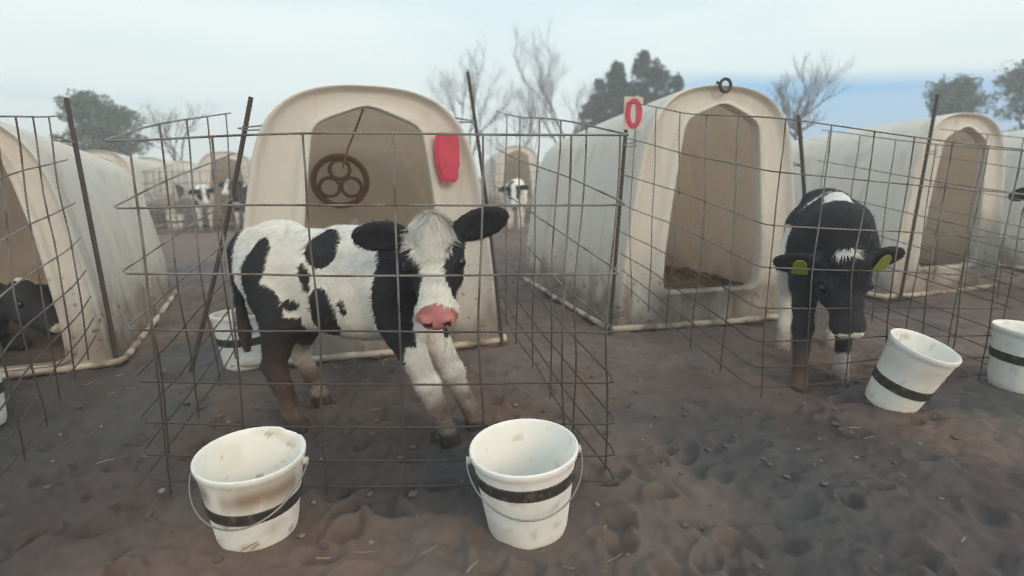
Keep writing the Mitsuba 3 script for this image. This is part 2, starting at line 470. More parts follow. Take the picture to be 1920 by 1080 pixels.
# ---------------------------------------------------------------- steel posts
def post(base, top, r, label, bend=0.0, ties=()):
    k = thing('steel_post', label, 'fence post', 'thin steel posts at the hutch corners')
    b, t = np.array(base, float), np.array(top, float)
    s = np.linspace(0, 1, 14)[:, None]
    p = b * (1 - s) + t * s
    p[:, 0] += bend * np.sin(s[:, 0] * np.pi)
    obj('rod', tube(p, r, 7), 'post_steel', k, smooth=50)
    for (z, dx, dy) in ties:
        q = b + (t - b) * (z - b[2]) / (t[2] - b[2])
        a = np.array([[q[0] + dx, q[1] + dy, z + .02], [q[0] - .02, q[1] - .02, z], [q[0] + .012, q[1] - .016, z - .01], [q[0] + dx * 1.02, q[1] + dy * 1.02, z]])
        obj('tie_wire', tube(resample(a, 9), .004, 5), 'wire_steel', k)


post((-1.62, 2.50, -.2), (-1.19, 2.60, 1.27), .011, 'leaning steel post left of the centre hutch, tilted to the right', .02, [(1.13, .12, .02)])
post((-.035, 2.90, -.2), (-.225, 2.92, 1.44), .009, 'tall thin steel post at the right corner of the centre hutch', .015, [(1.2, -.1, .05)])
post((-1.93, 2.56, -.2), (-2.05, 2.62, 1.27), .011, 'steel post against the front corner of the left hutch', .0, [(1.08, -.1, 0)])
post((.57, 3.12, -.2), (.63, 3.09, 1.33), .011, 'dark steel post carrying the red 0 plate', .0, [(1.09, .07, .02), (.12, .08, .02)])
post((1.97, 3.48, -.2), (1.78, 3.52, 1.30), .012, 'steel post at the right corner of the hutch with the empty doorway', .02, [(1.0, -.06, .02)])
post((2.93, 4.03, -.2), (3.0, 4.02, 1.50), .012, 'steel post before the corner of the angled hutch at the right', .0, [(1.1, .08, .02)])

# ---------------------------------------------------------------- wire pens
HEIGHTS = [0.02, .10, .2, .325, .475, .635, .82, 1.0]


def bent_path(pts, r=.035, step=.02):
    out = [np.array(pts[0], float)]
    for i in range(1, len(pts) - 1):
        a, b, c = (np.array(pts[k], float) for k in (i - 1, i, i + 1))
        u, w = (a - b) / np.linalg.norm(a - b), (c - b) / np.linalg.norm(c - b)
        for t in np.linspace(0, 1, 7):
            out.append((b + u * r) * (1 - t) ** 2 + 2 * b * t * (1 - t) + (b + w * r) * t ** 2)
    out.append(np.array(pts[-1], float))
    p = np.array(out)
    L = np.linalg.norm(np.diff(p, axis=0), axis=1).sum()
    return resample(p, int(L / step) + 2)


def pen(label, plan, rise, phase=.1, spacing=.205, seed=1, r=.0032, joined=False, top=1.0):
    """plan: points in x, y; rise: how far the panel is lifted at each of them."""
    k = thing('wire_pen', label, 'wire pen', 'bent wire panel pens')
    p = bent_path([(*q, z) for q, z in zip(plan, rise)])
    s = np.concatenate([[0], np.cumsum(np.linalg.norm(np.diff(p[:, :2], axis=0), axis=1))])
    off = np.array([0, 0, 1.0])
    g = np.random.default_rng(seed)

    def wob(h):
        q = np.stack([s * 1.7 + seed, np.full_like(s, h * 2.1), np.zeros_like(s)], -1)
        return np.stack([meshkit.fbm(q, 2, 1) - .5, meshkit.fbm(q + 9, 2, 2) - .5, meshkit.fbm(q + 21, 2, 3) - .5], 1) * [.045, .045, .032]

    def at(si, h):
        w = wob(h)
        return np.array([np.interp(si, s, p[:, c] + w[:, c]) for c in range(3)]) + off * h * top

    allw = []
    for h in HEIGHTS:
        q = p + wob(h) + off * h * top
        q[:, 2] += ground_z(q[:, 0], q[:, 1])
        m = tube(q[::2], r, 5)
        if joined:
            allw.append(m)
        else:
            obj('horizontal_wire', m, 'wire_steel', k, smooth=60)
    for si in np.arange(phase, s[-1], spacing):
        q = np.array([at(si, h) for h in np.linspace(-.02, 1.0, 12)])
        q[:, 2] += ground_z(q[:, 0], q[:, 1])
        q[:, :2] += .0066 * np.array([0.7, -0.7])
        m = tube(q, r, 5)
        if joined:
            allw.append(m)
        else:
            obj('vertical_wire', m, 'wire_steel', k, smooth=60)
    if joined:
        kk = obj('wire_mesh', join(allw), 'wire_steel', k, smooth=60)
        labels[kk] = {'kind': 'stuff'}
    return k


pen('bent wire mesh pen in front of the black and white calf', [(-1.30, 2.62), (-1.085, 1.47), (.305, 1.47), (-.09, 2.86)], [.19, .0, .0, .24], .085, .23, 4)
pen('wire pen round the black calf with yellow ear tags', [(.62, 3.06), (.92, 2.0), (2.3, 2.42), (1.9, 3.46)], [.30, .1, .0, .2], .1, .205, 5, .0029)
pen('wire pen at the left edge in front of the left hutch', [(-3.3, 2.0), (-2.9, .95), (-1.45, 1.42), (-1.96, 2.47)], [.15, .0, .04, .17], .1, .205, 6)
pen('wire pen in front of the angled hutch, behind the two right buckets', [(3.0, 3.98), (3.32, 2.95), (4.65, 3.42), (4.25, 4.5)], [.25, .05, .0, .2], .1, .205, 7, .0029)
pen('distant wire pen before the hutch with the white calf', [(-6.1, 10.4), (-5.95, 8.9), (-4.6, 9.2), (-4.8, 10.7)], [.2, .0, .0, .2], .1, .205, 8, .006, True)
pen('distant wire pen in the gap beside the tall post', [(-.5, 12.5), (-.3, 11.0), (1.0, 11.4), (.75, 12.8)], [.2, .0, .0, .2], .1, .205, 9, .006, True)


# ---------------------------------------------------------------- buckets
def lathe(prof, n=72):
    a = np.arange(n) * 2 * np.pi / n
    prof = np.asarray(prof, float)
    v = np.stack([prof[:, :1] * np.cos(a), prof[:, :1] * np.sin(a), np.repeat(prof[:, 1:], n, 1)], -1).reshape(-1, 3)
    return v, grid_faces(len(prof), n)[:, ::-1]


def bucket(x, y, z, label, yaw=0, tilt=(0, 0), s=1.0, sz=1.0, band=.5, seed=1, stain=0.5, smear=0.0, notch=None, detail=True, handle=True):
    k = thing('bucket', label, 'bucket', 'white plastic feed buckets')
    H, R1, R0 = .255, .142, .107
    rad = lambda h: R0 + (R1 - R0) * (h / H)
    hs = np.linspace(0.012, H - .035, 26)
    prof = [(.001, .0), (.05, .0), (R0 - .012, .0), (R0 - .003, .003), (R0, .012)] + [(rad(h), h) for h in hs[1:]]
    prof += [(rad(H - .02) + .001, H - .021), (rad(H - .02) + .005, H - .019), (rad(H - .01) + .005, H - .010), (rad(H) + .004, H - .004), (rad(H) + .002, H - .0005), (rad(H) - .001, H), (rad(H) - .004, H - .004)]
    prof += [(rad(h) - .005, h) for h in np.linspace(H - .012, .012, 26)] + [(R0 - .012, .006), (.05, .006), (.001, .006)]
    v, f = lathe(prof, 96)
    a = np.arctan2(v[:, 1], v[:, 0])
    if notch is not None:
        da = np.abs((a - notch + np.pi) % (2 * np.pi) - np.pi)
        v[:, 2] -= np.clip(1 - da / .26, 0, 1) ** .5 * .012 * (v[:, 2] > H - .03)
        v[:, :2] *= (1 + (.06 * np.clip(1 - da / .2, 0, 1) * (v[:, 2] > H - .05)))[:, None]
    q = v * 9 + seed * 7.3
    n1, n2, n3 = meshkit.fbm(q, 4, seed), meshkit.fbm(v * 30 + seed, 3, seed + 3), meshkit.fbm(v * [18, 18, 4] + seed, 3, seed + 5)
    rr = np.hypot(v[:, 0], v[:, 1])
    inside = (rr < rad(v[:, 2]) - .003) & (v[:, 2] < H - .002)
    base = np.array([.81, .81, .785])
    col = np.tile(base, (len(v), 1)) * (0.94 + .1 * n1)[:, None]
    dirt = np.clip((n1 - .5) * 3 + (.06 - v[:, 2]) * 5, 0, .8) * stain * ~inside
    dirt = np.maximum(dirt, np.clip((n2 - .66) * 9, 0, .8) * stain)
    if smear:
        fac = np.exp(-((v[:, 2] - .19) / .04) ** 2) * np.clip((n3 - .2) * 3, 0, 1) * smear * ~inside
        dirt = np.maximum(dirt, fac)
    ins = np.clip((n1 - .52) * 4, 0, .6) * inside * stain * np.exp(-((a - 2.6 + seed) / .9) ** 2)
    col = col * (1 - dirt[:, None]) + np.array([.26, .165, .10]) * dirt[:, None]
    col = col * (1 - ins[:, None]) + np.array([.42, .36, .16]) * ins[:, None]
    tw = T().translate([x, y, z]).rotate([0, 1, 0], tilt[0]).rotate([1, 0, 0], tilt[1]).rotate([0, 0, 1], yaw).scale([s, s, s * sz])
    obj('pail', (v, f), 'painted', k, smooth=True, color=col, tw=tw)
    hb = H * band
    b, bw = [], .018
    for h, e in ((hb - bw, .001), (hb - bw + .002, .004), (hb + bw - .002, .004), (hb + bw, .001)):
        b.append((rad(h) + e, h))
    obj('rubber_band', lathe(b, 72), 'rubber', k, smooth=50, tw=tw)
    if handle:
        for sgn in (-1, 1):
            m = trimesh.creation.cylinder(.011, .012, sections=16)
            m.apply_transform(trimesh.transformations.rotation_matrix(math.pi / 2, [0, 1, 0]))
            m.apply_translation([sgn * (rad(H - .03) + .011), 0, H - .03])
            obj('handle_ear', m, 'painted', k, smooth=40, tw=tw, color=np.tile([.62, .63, .66], (len(m.vertices), 1)) if False else None) if False else obj('handle_ear', m, 'tag_white', k, smooth=40, tw=tw)
        t = np.linspace(0, np.pi, 30)
        R = rad(H - .03) + .017
        drop = .085 if band > .6 else .1
        pts = np.stack([R * np.cos(t), -(R + .004) * np.sin(t), H - .03 - drop * np.sin(t) ** 1.1], 1)
        obj('handle', tube(pts, .0024, 6), 'handle_steel', k, smooth=60, tw=tw)
    return k


bucket(-.665, 1.285, -.012, 'white bucket with brown smear below the rim, front left before the calf', 4, (1.5, 4), .90, 1.0, .49, 1, .7, .9, 1.0)
bucket(.042, 1.30, -.012, 'clean white bucket with dark band just under the rim, front right before the calf', 6, (-3, 4), .95, 1.0, .74, 2, .35, 0.0)
bucket(1.555, 2.12, -.015, 'white bucket leaning to the right in the mud before the black calf', -8, (12, 15), .85, 1.36, .40, 3, .5, .25, None, True, False)
bucket(2.24, 2.29, -.012, 'white bucket standing at the right edge beyond the leaning bucket', 0, (3, 3), .95, 1.15, .55, 4, .3, 0, None, True, False)
bucket(-1.32, 2.60, -.012, 'white bucket behind the hind legs of the black and white calf', 30, (-2, -2), .98, 1.1, .52, 5, .4, 0, None, True, False)
bucket(-1.985, 1.86, -.012, 'white bucket inside the left pen at the left edge, only its side in view', 0, (-8, 0), .97, 1.1, .5, 6, .4, 0, None, True, False)
bucket(-1.72, 1.44, -.012, 'nearest white bucket at the left edge, only a sliver in view', 0, (-6, 0), .97, 1.1, .5, 7, .4, 0, None, True, False)
bucket(-6.15, 10.0, float(ground_z(-6.15, 10.0)), 'small distant white bucket on the mud before the white calf', 0, (0, 0), 1.05, 1, .5, 8, .4, 0, None, True, False)
bucket(-7.0, 11.2, float(ground_z(-7.0, 11.2)), 'faint distant white bucket between the back hutches', 0, (0, 0), 1.05, 1, .5, 9, .4, 0, None, True, False)


# ---------------------------------------------------------------- calves: one continuous body each, from a distance field
class Field:
    def __init__(self, lo, hi, h):
        self.lo, self.h = np.array(lo, float), h
        self.n = np.ceil((np.array(hi) - lo) / h).astype(int) + 1
        self.ax = [self.lo[k] + h * np.arange(self.n[k]) for k in range(3)]
        self.d = np.full(self.n, .08, np.float32)

    def add(self, fn, lo, hi, k=.02, cut=False):
        m = .05 + k
        sl = tuple(slice(max(0, int((lo[c] - m - self.lo[c]) / self.h)), max(0, int((hi[c] + m - self.lo[c]) / self.h) + 2)) for c in range(3))
        g = np.stack(np.meshgrid(*[self.ax[c][sl[c]] for c in range(3)], indexing='ij'), -1).astype(np.float32)
        if g.size == 0:
            return
        b, a = fn(g), self.d[sl]
        if cut:
            b = -b
            t = np.clip(.5 + .5 * (b - a) / k, 0, 1)
            self.d[sl] = a * (1 - t) + b * t + k * t * (1 - t)
        else:
            t = np.clip(.5 + .5 * (b - a) / k, 0, 1)
            self.d[sl] = b * (1 - t) + a * t - k * t * (1 - t)

    def cone(self, a, b, ra, rb, k=.02):
        a, b = np.array(a, np.float32), np.array(b, np.float32)
        ab = b - a

        def fn(g):
            t = np.clip(((g - a) @ ab) / (ab @ ab), 0, 1)
            return np.linalg.norm(g - a - t[..., None] * ab, axis=-1) - (ra + (rb - ra) * t)
        r = max(ra, rb)
        self.add(fn, np.minimum(a, b) - r, np.maximum(a, b) + r, k)

    def ell(self, c, M, r, k=.02, cut=False):
        """ellipsoid with axes the rows of M and radii r"""
        c, M, r = np.array(c, np.float32), np.array(M, np.float32), np.array(r, np.float32)

        def fn(g):
            q = (g - c) @ M.T / r
            l = np.linalg.norm(q, axis=-1)
            l2 = np.linalg.norm(q / r, axis=-1)
            return l * (l - 1) / np.maximum(l2, 1e-6)
        R = float(max(r))
        self.add(fn, c - R, c + R, k, cut)


def surface_nets(F):
    d, h = F.d, F.h
    s = d < 0
    n = np.array(d.shape)
    corner = [(i, j, k) for i in (0, 1) for j in (0, 1) for k in (0, 1)]
    sub = lambda a, o: a[o[0]:n[0] - 1 + o[0], o[1]:n[1] - 1 + o[1], o[2]:n[2] - 1 + o[2]]
    cnt = sum(sub(s, o).astype(np.int8) for o in corner)
    act = (cnt > 0) & (cnt < 8)
    idx = np.argwhere(act)
    vid = np.full(act.shape, -1, int)
    vid[act] = np.arange(len(idx))
    acc, num = np.zeros((len(idx), 3)), np.zeros(len(idx))
    for a in corner:
        for ax in range(3):
            if a[ax]:
                continue
            b = list(a)
            b[ax] = 1
            da, db = d[tuple((idx + a).T)], d[tuple((idx + b).T)]
            m = (da < 0) != (db < 0)
            t = np.where(m, da / np.where(m, da - db, 1), 0)
            q = np.array(a, float) + np.eye(3)[ax] * t[:, None]
            acc[m] += q[m]
            num[m] += 1
    v = F.lo + h * (idx + acc / num[:, None])
    faces = []
    for ax in range(3):
        u, w = (ax + 1) % 3, (ax + 2) % 3
        lo = [slice(1, n[c] - 1) for c in range(3)]
        lo[ax] = slice(0, n[ax] - 1)
        hi = list(lo)
        hi[ax] = slice(1, n[ax])
        A, B = s[tuple(lo)], s[tuple(hi)]
        e = np.argwhere(A != B)
        off = np.array([1, 1, 1])
        off[ax] = 0
        c = e + off
        flip = ~A[tuple(e.T)]
        eu, ew = np.eye(3, dtype=int)[u], np.eye(3, dtype=int)[w]
        q = np.stack([vid[tuple((c - eu - ew).T)], vid[tuple((c - ew).T)], vid[tuple(c.T)], vid[tuple((c - eu).T)]], 1)
        q[flip] = q[flip][:, ::-1]
        faces.append(q)
    q = np.vstack(faces)
    q = q[(q >= 0).all(1)]
    return v, np.vstack([q[:, [0, 1, 2]], q[:, [0, 2, 3]]])


def unit(a):
    a = np.asarray(a, float)
    return a / np.linalg.norm(a)


STAND = dict(
    hr=[(-.25, -.065, .60, .10), (-.15, -.095, .43, .068), (-.27, -.085, .26, .036), (-.23, -.085, .09, .027), (-.205, -.085, .02, .034)],
    hl=[(-.25, .065, .60, .10), (-.15, .095, .43, .068), (-.27, .085, .26, .036), (-.23, .085, .09, .027), (-.205, .085, .02, .034)],
    fr=[(.26, -.075, .54, .085), (.25, -.085, .41, .056), (.265, -.08, .24, .036), (.26, -.08, .09, .027), (.28, -.08, .02, .034)],
    fl=[(.26, .075, .54, .085), (.25, .085, .41, .056), (.265, .08, .24, .036), (.26, .08, .09, .027), (.28, .08, .02, .034)])
LIE = dict(
    hr=[(-.25, -.08, .60, .10), (-.08, -.17, .42, .075), (-.24, -.20, .36, .036), (-.10, -.22, .345, .028), (-.06, -.22, .345, .03)],
    hl=[(-.25, .08, .60, .10), (-.08, .15, .42, .07), (-.24, .17, .36, .036), (-.10, .18, .345, .028), (-.06, .18, .345, .03)],
    fr=[(.26, -.075, .54, .085), (.22, -.12, .40, .056), (.40, -.12, .36, .036), (.27, -.13, .345, .027), (.24, -.13, .345, .03)],
    fl=[(.26, .075, .54, .085), (.22, .12, .40, .056), (.40, .12, .36, .036), (.27, .13, .345, .027), (.24, .13, .345, .03)])


def calf(label, loc, heading, legs, poll, hdir, hup, pattern, res=.006, scale=1.0, drop=0.0, neck_mid=None, ears=None, tags=(), hair=0, seed=1, tail=None, group=None, hs=1.0):
    """loc: ground point under the middle of the trunk; heading: degrees from +x; poll, hdir, hup: in the calf's own frame (x forward, y left, z up)."""
    k = thing('calf', label, 'calf', group)
    F = Field((-.52, -.54, -.02 + (0.29 if drop else 0)), (.92, .36, 1.0), res)
    # trunk
    sa = np.array([-.40, -.36, -.26, -.06, .12, .26, .36, .40])
    sz = np.array([.625, .62, .60, .568, .558, .565, .555, .55])
    sh = np.array([.08, .125, .168, .193, .200, .198, .155, .11])
    sw = np.array([.06, .095, .128, .148, .142, .118, .092, .06])

    def trunk(g):
        a = np.clip(g[..., 0], -.37, .35)
        cz, hh, ww = np.interp(a, sa, sz), np.interp(a, sa, sh), np.interp(a, sa, sw)
        da = (g[..., 0] - a) / .07
        q = np.sqrt((np.abs(g[..., 1]) / ww) ** 2.1 + (np.abs(g[..., 2] - cz) / hh) ** 2.1 + np.abs(da) ** 2.1)
        return (q - 1) * np.minimum(hh, ww) * .85
    F.add(trunk, (-.46, -.16, .3), (.46, .16, .8), .02)
    for sg in (-1, 1):
        F.ell((-.23, sg * .062, .735), np.eye(3), (.05, .03, .035), .05)
        F.ell((-.385, sg * .045, .665), np.eye(3), (.035, .03, .04), .04)
        F.ell((.24, sg * .088, .58), np.eye(3), (.075, .05, .13), .05)
    F.cone((.26, 0, .735), (.02, 0, .735), .035, .03, .05)
    F.cone((-.22, 0, .745), (-.38, 0, .715), .04, .03, .05)
    # legs
    for leg in ('hr', 'hl', 'fr', 'fl'):
        L = legs[leg]
        for i in range(len(L) - 1):
            F.cone(L[i][:3], L[i + 1][:3], L[i][3], L[i + 1][3], (.05, .022, .012, .008)[min(i, 3)])
        kn = L[2]
        F.ell(kn[:3], np.eye(3), (kn[3] * 1.12,) * 3, .012)
    # neck and head
    poll, hx, = np.array(poll, float), unit(hdir)
    hz = unit(np.array(hup) - hx * (np.array(hup) @ hx))
    hy = np.cross(hz, hx)
    H = lambda x, y, z: poll + hs * (x * hx + y * hy + z * hz)
    nb = np.array([.27, 0, .60])
    nm = np.array(neck_mid) if neck_mid is not None else (nb * .5 + H(.02, 0, -.05) * .5)
    F.cone(nb, nm, .135, .098, .05)
    F.cone(nm, H(.03, 0, -.045), .098, .076 * hs, .04)
    M = np.stack([hx, hy, hz])
    F.ell(H(.06, 0, -.012), M, tuple(hs * q_ for q_ in (.095, .089, .078)), .03)
    F.cone(H(.06, 0, -.005), H(.225, 0, -.012), .074 * hs, .051 * hs, .03)
    F.cone(H(.09, 0, -.065), H(.225, 0, -.05), .052 * hs, .034 * hs, .03)
    F.ell(H(.255, 0, -.018), M, tuple(hs * q_ for q_ in (.048, .06, .046)), .025)
    F.ell(H(.247, 0, -.06), M, tuple(hs * q_ for q_ in (.036, .036, .02)), .012)
    F.ell(H(.015, 0, .055), M, tuple(hs * q_ for q_ in (.05, .045, .03)), .03)
    for sg in (-1, 1):
        F.ell(H(.098, sg * .056, .032), M, tuple(hs * q_ for q_ in (.038, .024, .026)), .018)
        F.ell(H(.11, sg * .05, -.05), M, tuple(hs * q_ for q_ in (.055, .03, .04)), .03)
        F.ell(H(.285, sg * .027, .0), M, tuple(hs * q_ for q_ in (.02, .018, .018)), .012)
        F.ell(H(.115, sg * .082, .012), M, tuple(hs * q_ for q_ in (.02, .02, .016)), .008, True)
        F.ell(H(.304, sg * .027, .004), M, tuple(hs * q_ for q_ in (.015, .010, .007)), .004, True)
    F.ell(H(.285, 0, -.052), M, tuple(hs * q_ for q_ in (.04, .05, .007)), .004, True)
    ears = ears or ((0.02, -1, -.25), (0.02, 1, -.25))
    earinfo = []
    for e in ears:
        sg = 1 if e[1] > 0 else -1
        b = H(.012, sg * .066, .012)
        ed = unit(e[0] * hx + e[1] * hy + e[2] * hz)
        en = unit(hx * .75 + hz * .55 - ed * (ed @ (hx * .75 + hz * .55)))   # the hollow side faces forward
        ew = np.cross(ed, en)
        c = b + ed * .085
        ME = np.stack([ed, ew, en])
        F.cone(b - ed * .02, b + ed * .03, .026, .024, .015)
        F.ell(c, ME, (.092, .05, .015), .012)
        F.ell(c + en * .017 + ed * .012, ME, (.066, .032, .011), .006, True)
        earinfo.append((b, ed, en, ew, c))
    if tail:
        for i in range(len(tail) - 1):
            F.cone(tail[i][:3], tail[i + 1][:3], tail[i][3], tail[i + 1][3], .012)
    v, f = surface_nets(F)
    comp = trimesh.graph.connected_component_labels(trimesh.Trimesh(v, f, process=False).edges_unique, len(v))
    keep = comp == np.bincount(comp).argmax()
    remap = np.cumsum(keep) - 1
    f = remap[f[keep[f].all(1)]]
    v = v[keep]
    for lam in (.5, -.52, .5, -.52):     # a light smoothing
        A = np.zeros_like(v)
        w = np.zeros(len(v))
        for a, b in ((0, 1), (1, 2), (2, 0)):
            np.add.at(A, f[:, a], v[f[:, b]])
            np.add.at(w, f[:, a], 1)
        v = v + lam * (A / np.maximum(w, 1)[:, None] - v)
    # normals
    N = np.zeros_like(v)
    fn = np.cross(v[f[:, 1]] - v[f[:, 0]], v[f[:, 2]] - v[f[:, 0]])
    for c in range(3):
        np.add.at(N, f[:, c], fn)
    N /= np.linalg.norm(N, axis=1, keepdims=True) + 1e-12

    def colour(v):
        q = v - poll
        ph = np.stack([q @ hx, q @ hy, q @ hz], 1) / hs
        head = ((ph[:, 0] > -.015) | ((ph[:, 0] > -.06) & (ph[:, 2] > -.02))) & (np.abs(ph[:, 1]) < .1) & (ph[:, 2] > -.12) & (ph[:, 2] < .12) & (ph[:, 0] < .35)
        ear = np.zeros(len(v), bool)
        for (b, ed, en, ew, c) in earinfo:
            r = v - b
            ear |= (r @ ed > .006) & (r @ ed < .2) & (np.abs(r @ ew) < .07) & (np.abs(r @ en) < .035)
        w = np.stack([meshkit.fbm(v * 24 + 3 + seed, 3, 2), meshkit.fbm(v * 24 + 30, 3, 4), meshkit.fbm(v * 24 + 60, 3, 6)], 1) - .5
        return pattern(v + w * .022, ph + w * .014, head, ear, v)

    col = colour(v)
    # a ruffled coat
    bump = (meshkit.fbm(v * [60, 60, 34] + seed, 3, 3) - .5) * .006 + (meshkit.fbm(v * 14 + seed, 2, 5) - .5) * .007
    onhead = np.linalg.norm(v - H(.27, 0, -.02), axis=1) < .09
    v2 = v + N * (bump * np.where(onhead, .1, 1))[:, None] * (1 if res < .008 else .3)
    a = math.radians(heading)
    tw = T().translate([loc[0], loc[1], loc[2] - drop * scale]).rotate([0, 0, 1], heading).scale([scale] * 3)
    obj('body', (v2, f), 'coat', k, smooth=True, color=col, tw=tw)
    if hair:
        g = np.random.default_rng(seed)
        area = np.linalg.norm(fn, axis=1)
        fc = v2[f].mean(1)
        rel = fc - H(.03, 0, .05)
        boost = 1 + 4.5 * (np.linalg.norm(rel, axis=1) < .085)
        pick = g.choice(len(f), hair, p=area * boost / (area * boost).sum())
        bary = g.dirichlet([1, 1, 1], hair)
        p0 = (v2[f[pick]] * bary[..., None]).sum(1)
        n0 = (N[f[pick]] * bary[..., None]).sum(1)
        n0 /= np.linalg.norm(n0, axis=1, keepdims=True) + 1e-9
        muz = np.linalg.norm(p0 - H(.28, 0, -.02), axis=1) > .055
        poll_h = np.linalg.norm(p0 - H(.03, 0, .05), axis=1) < .085
        back = np.where(poll_h[:, None], hx * .7 + hz * .1, np.array([-.75, 0, -.65]))
        swirl = np.stack([meshkit.noise(p0 * 16 + s_, 5) - .5 for s_ in (0, 20, 40)], 1) * 1.5
        t = back + swirl + g.normal(0, .18, (hair, 3))
        t -= n0 * (t * n0).sum(1, keepdims=True)
        t /= np.linalg.norm(t, axis=1, keepdims=True) + 1e-9
        lift = g.uniform(.1, .5, hair)[:, None]
        dirn = t * np.sqrt(1 - lift ** 2) + n0 * lift
        L = g.uniform(.012, .022, hair)[:, None] * np.where(poll_h, 1.9, 1)[:, None]
        side = np.cross(dirn, n0)
        side /= np.linalg.norm(side, axis=1, keepdims=True) + 1e-9
        W = .0011 + .0006 * g.random(hair)[:, None]
        tri = np.stack([p0 - side * W, p0 + side * W, p0 + dirn * L], 1)[muz]
        cc = colour(p0[muz]) * g.uniform(.8, 1.12, (muz.sum(), 1))
        obj('coat', (tri.reshape(-1, 3), np.arange(3 * len(tri)).reshape(-1, 3)), 'coat', k, color=np.clip(np.repeat(cc, 3, 0), 0, .95), tw=tw)
    for sg in (-1, 1):
        m = trimesh.creation.icosphere(3, .0175 * hs)
        m.apply_translation(H(.113, sg * .0755, .016))
        obj('eye', m, 'eye_dark', k, smooth=True, tw=tw)
    for i in tags:
        b, ed, en, ew, c = earinfo[i]
        pl = Polygon([(-.022, .016), (-.03, -.045), (.03, -.045), (.022, .016), (.008, .03), (-.008, .03)]).buffer(.006)
        m = trimesh.creation.extrude_polygon(pl, .004)
        V = np.asarray(m.vertices) * [.82, .82, 1]
        up = np.array([0, 0, 1.0])
        xx = unit(np.cross(up, en))
        pos = b + ed * .075 + en * .022
        V = pos + V[:, :1] * xx + V[:, 1:2] * unit(np.cross(en, xx)) + V[:, 2:] * en
        obj('ear_tag', (V, np.asarray(m.faces)), 'ear_tag_yellow', k, tw=tw)
    return k


WHITE, BLACK, PINK = np.array([.70, .69, .66]), np.array([.032, .033, .040]), np.array([.45, .185, .185])


def ellm(p, i, j, c, r, th=0.0):
    x, y = p[:, i] - c[0], p[:, j] - c[1]
    ct, st = math.cos(th), math.sin(th)
    return ((x * ct + y * st) / r[0]) ** 2 + ((-x * st + y * ct) / r[1]) ** 2 < 1


def finish_coat(black, v, ph, head, pink=None, legdirt=.36, amount=.75):
    col = np.where(black[:, None], BLACK, WHITE)
    tone = meshkit.fbm(v * 9, 3, 12)
    col = col * (0.86 + .26 * tone)[:, None]
    # dried mud: on the legs, belly and rump
    m = np.clip((legdirt - v[:, 2]) / .24, 0, 1) * np.clip((meshkit.fbm(v * 13 + 4, 3, 8) - .28) * 3, 0, 1) * amount
    m = np.maximum(m, .8 * np.clip((.12 - v[:, 2]) / .08, 0, 1))
    col = col * (1 - m[:, None]) + np.array([.15, .098, .075]) * m[:, None]
    if pink is not None:
        col[pink] = PINK * (0.8 + .4 * tone[pink])[:, None]
    return col


def coat_main(p, ph, head, ear, v):
    a, b, z = p[:, 0], p[:, 1], p[:, 2]
    k = ellm(p, 0, 2, (-.235, .635), (.044, .105), -.2)
    k |= ellm(p, 0, 2, (-.205, .43), (.085, .15)) | ((a < -.08) & (b < 0) & (z < .46) & (z > .10) & (a > -.33))
    k |= ellm(p, 0, 2, (.015, .705), (.062, .062))
    k |= ellm(p, 0, 2, (-.035, .605), (.022, .05), .2)
    k |= ellm(p, 0, 2, (.02, .475), (.052, .10))
    k |= ellm(p, 0, 2, (-.10, .505), (.032, .022)) | ellm(p, 0, 2, (.10, .505), (.015, .03))
    k |= (a > .225 + .13 * np.clip(z - .55, 0, 1)) & (z > .36 - .06 * ((a < .36) & (b < 0)))
    k &= ~((a > .33) & (z < .55) & (np.abs(b + .04) < .075) & (a - .3 > (z - .40) * .5))
    k |= (a < -.372)
    k &= ~((a > .15) & (z < .375 - .06 * ((a < .33) & (b < 0))))
    low = (z < .37) & (z > .23) & (a > .2) & (b < -.09)
    x, y, zz = ph[:, 0], np.abs(ph[:, 1]), ph[:, 2]
    wid = np.interp(x, [-.05, .0, .05, .09, .13, .17, .21, .24, .3], [.086, .084, .076, .052, .033, .032, .046, .065, .09])
    blaze = (y < wid) & ((zz > -.03) | (x > .21))
    k = np.where(head, ~blaze, k)
    k = np.where(ear, True, k)
    col = finish_coat(k, v, ph, head, None, .36, 1.0)
    fore = np.clip((.27 - v[:, 2]) / .2, 0, .85) * (v[:, 0] > .2)
    col = col * (1 - fore[:, None]) + np.array([.13, .098, .085]) * fore[:, None]
    hoof = np.clip((.065 - v[:, 2]) / .012, 0, 1)
    col = col * (1 - hoof[:, None]) + np.array([.05, .042, .04]) * hoof[:, None]
    # belly and right hind leg caked brown
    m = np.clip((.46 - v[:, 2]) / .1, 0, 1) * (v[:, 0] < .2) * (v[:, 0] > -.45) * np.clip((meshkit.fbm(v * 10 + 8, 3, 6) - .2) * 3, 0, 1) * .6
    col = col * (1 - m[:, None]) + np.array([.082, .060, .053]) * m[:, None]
    nose = head & (ph[:, 0] > .244 + .25 * np.abs(ph[:, 1]))
    lip = head & (ph[:, 0] > .225) & (ph[:, 2] <= -.045)
    t = .7 + .6 * meshkit.fbm(v * 40, 2, 3)
    col[nose] = (PINK * t[:, None])[nose]
    col[lip] = (np.array([.45, .20, .20]) * t[:, None])[lip]
    nost = head & (ph[:, 0] > .287) & (np.abs(np.abs(ph[:, 1]) - .027) < .012) & (np.abs(ph[:, 2] - .004) < .009)
    col[nost] = [.06, .03, .03]
    return col


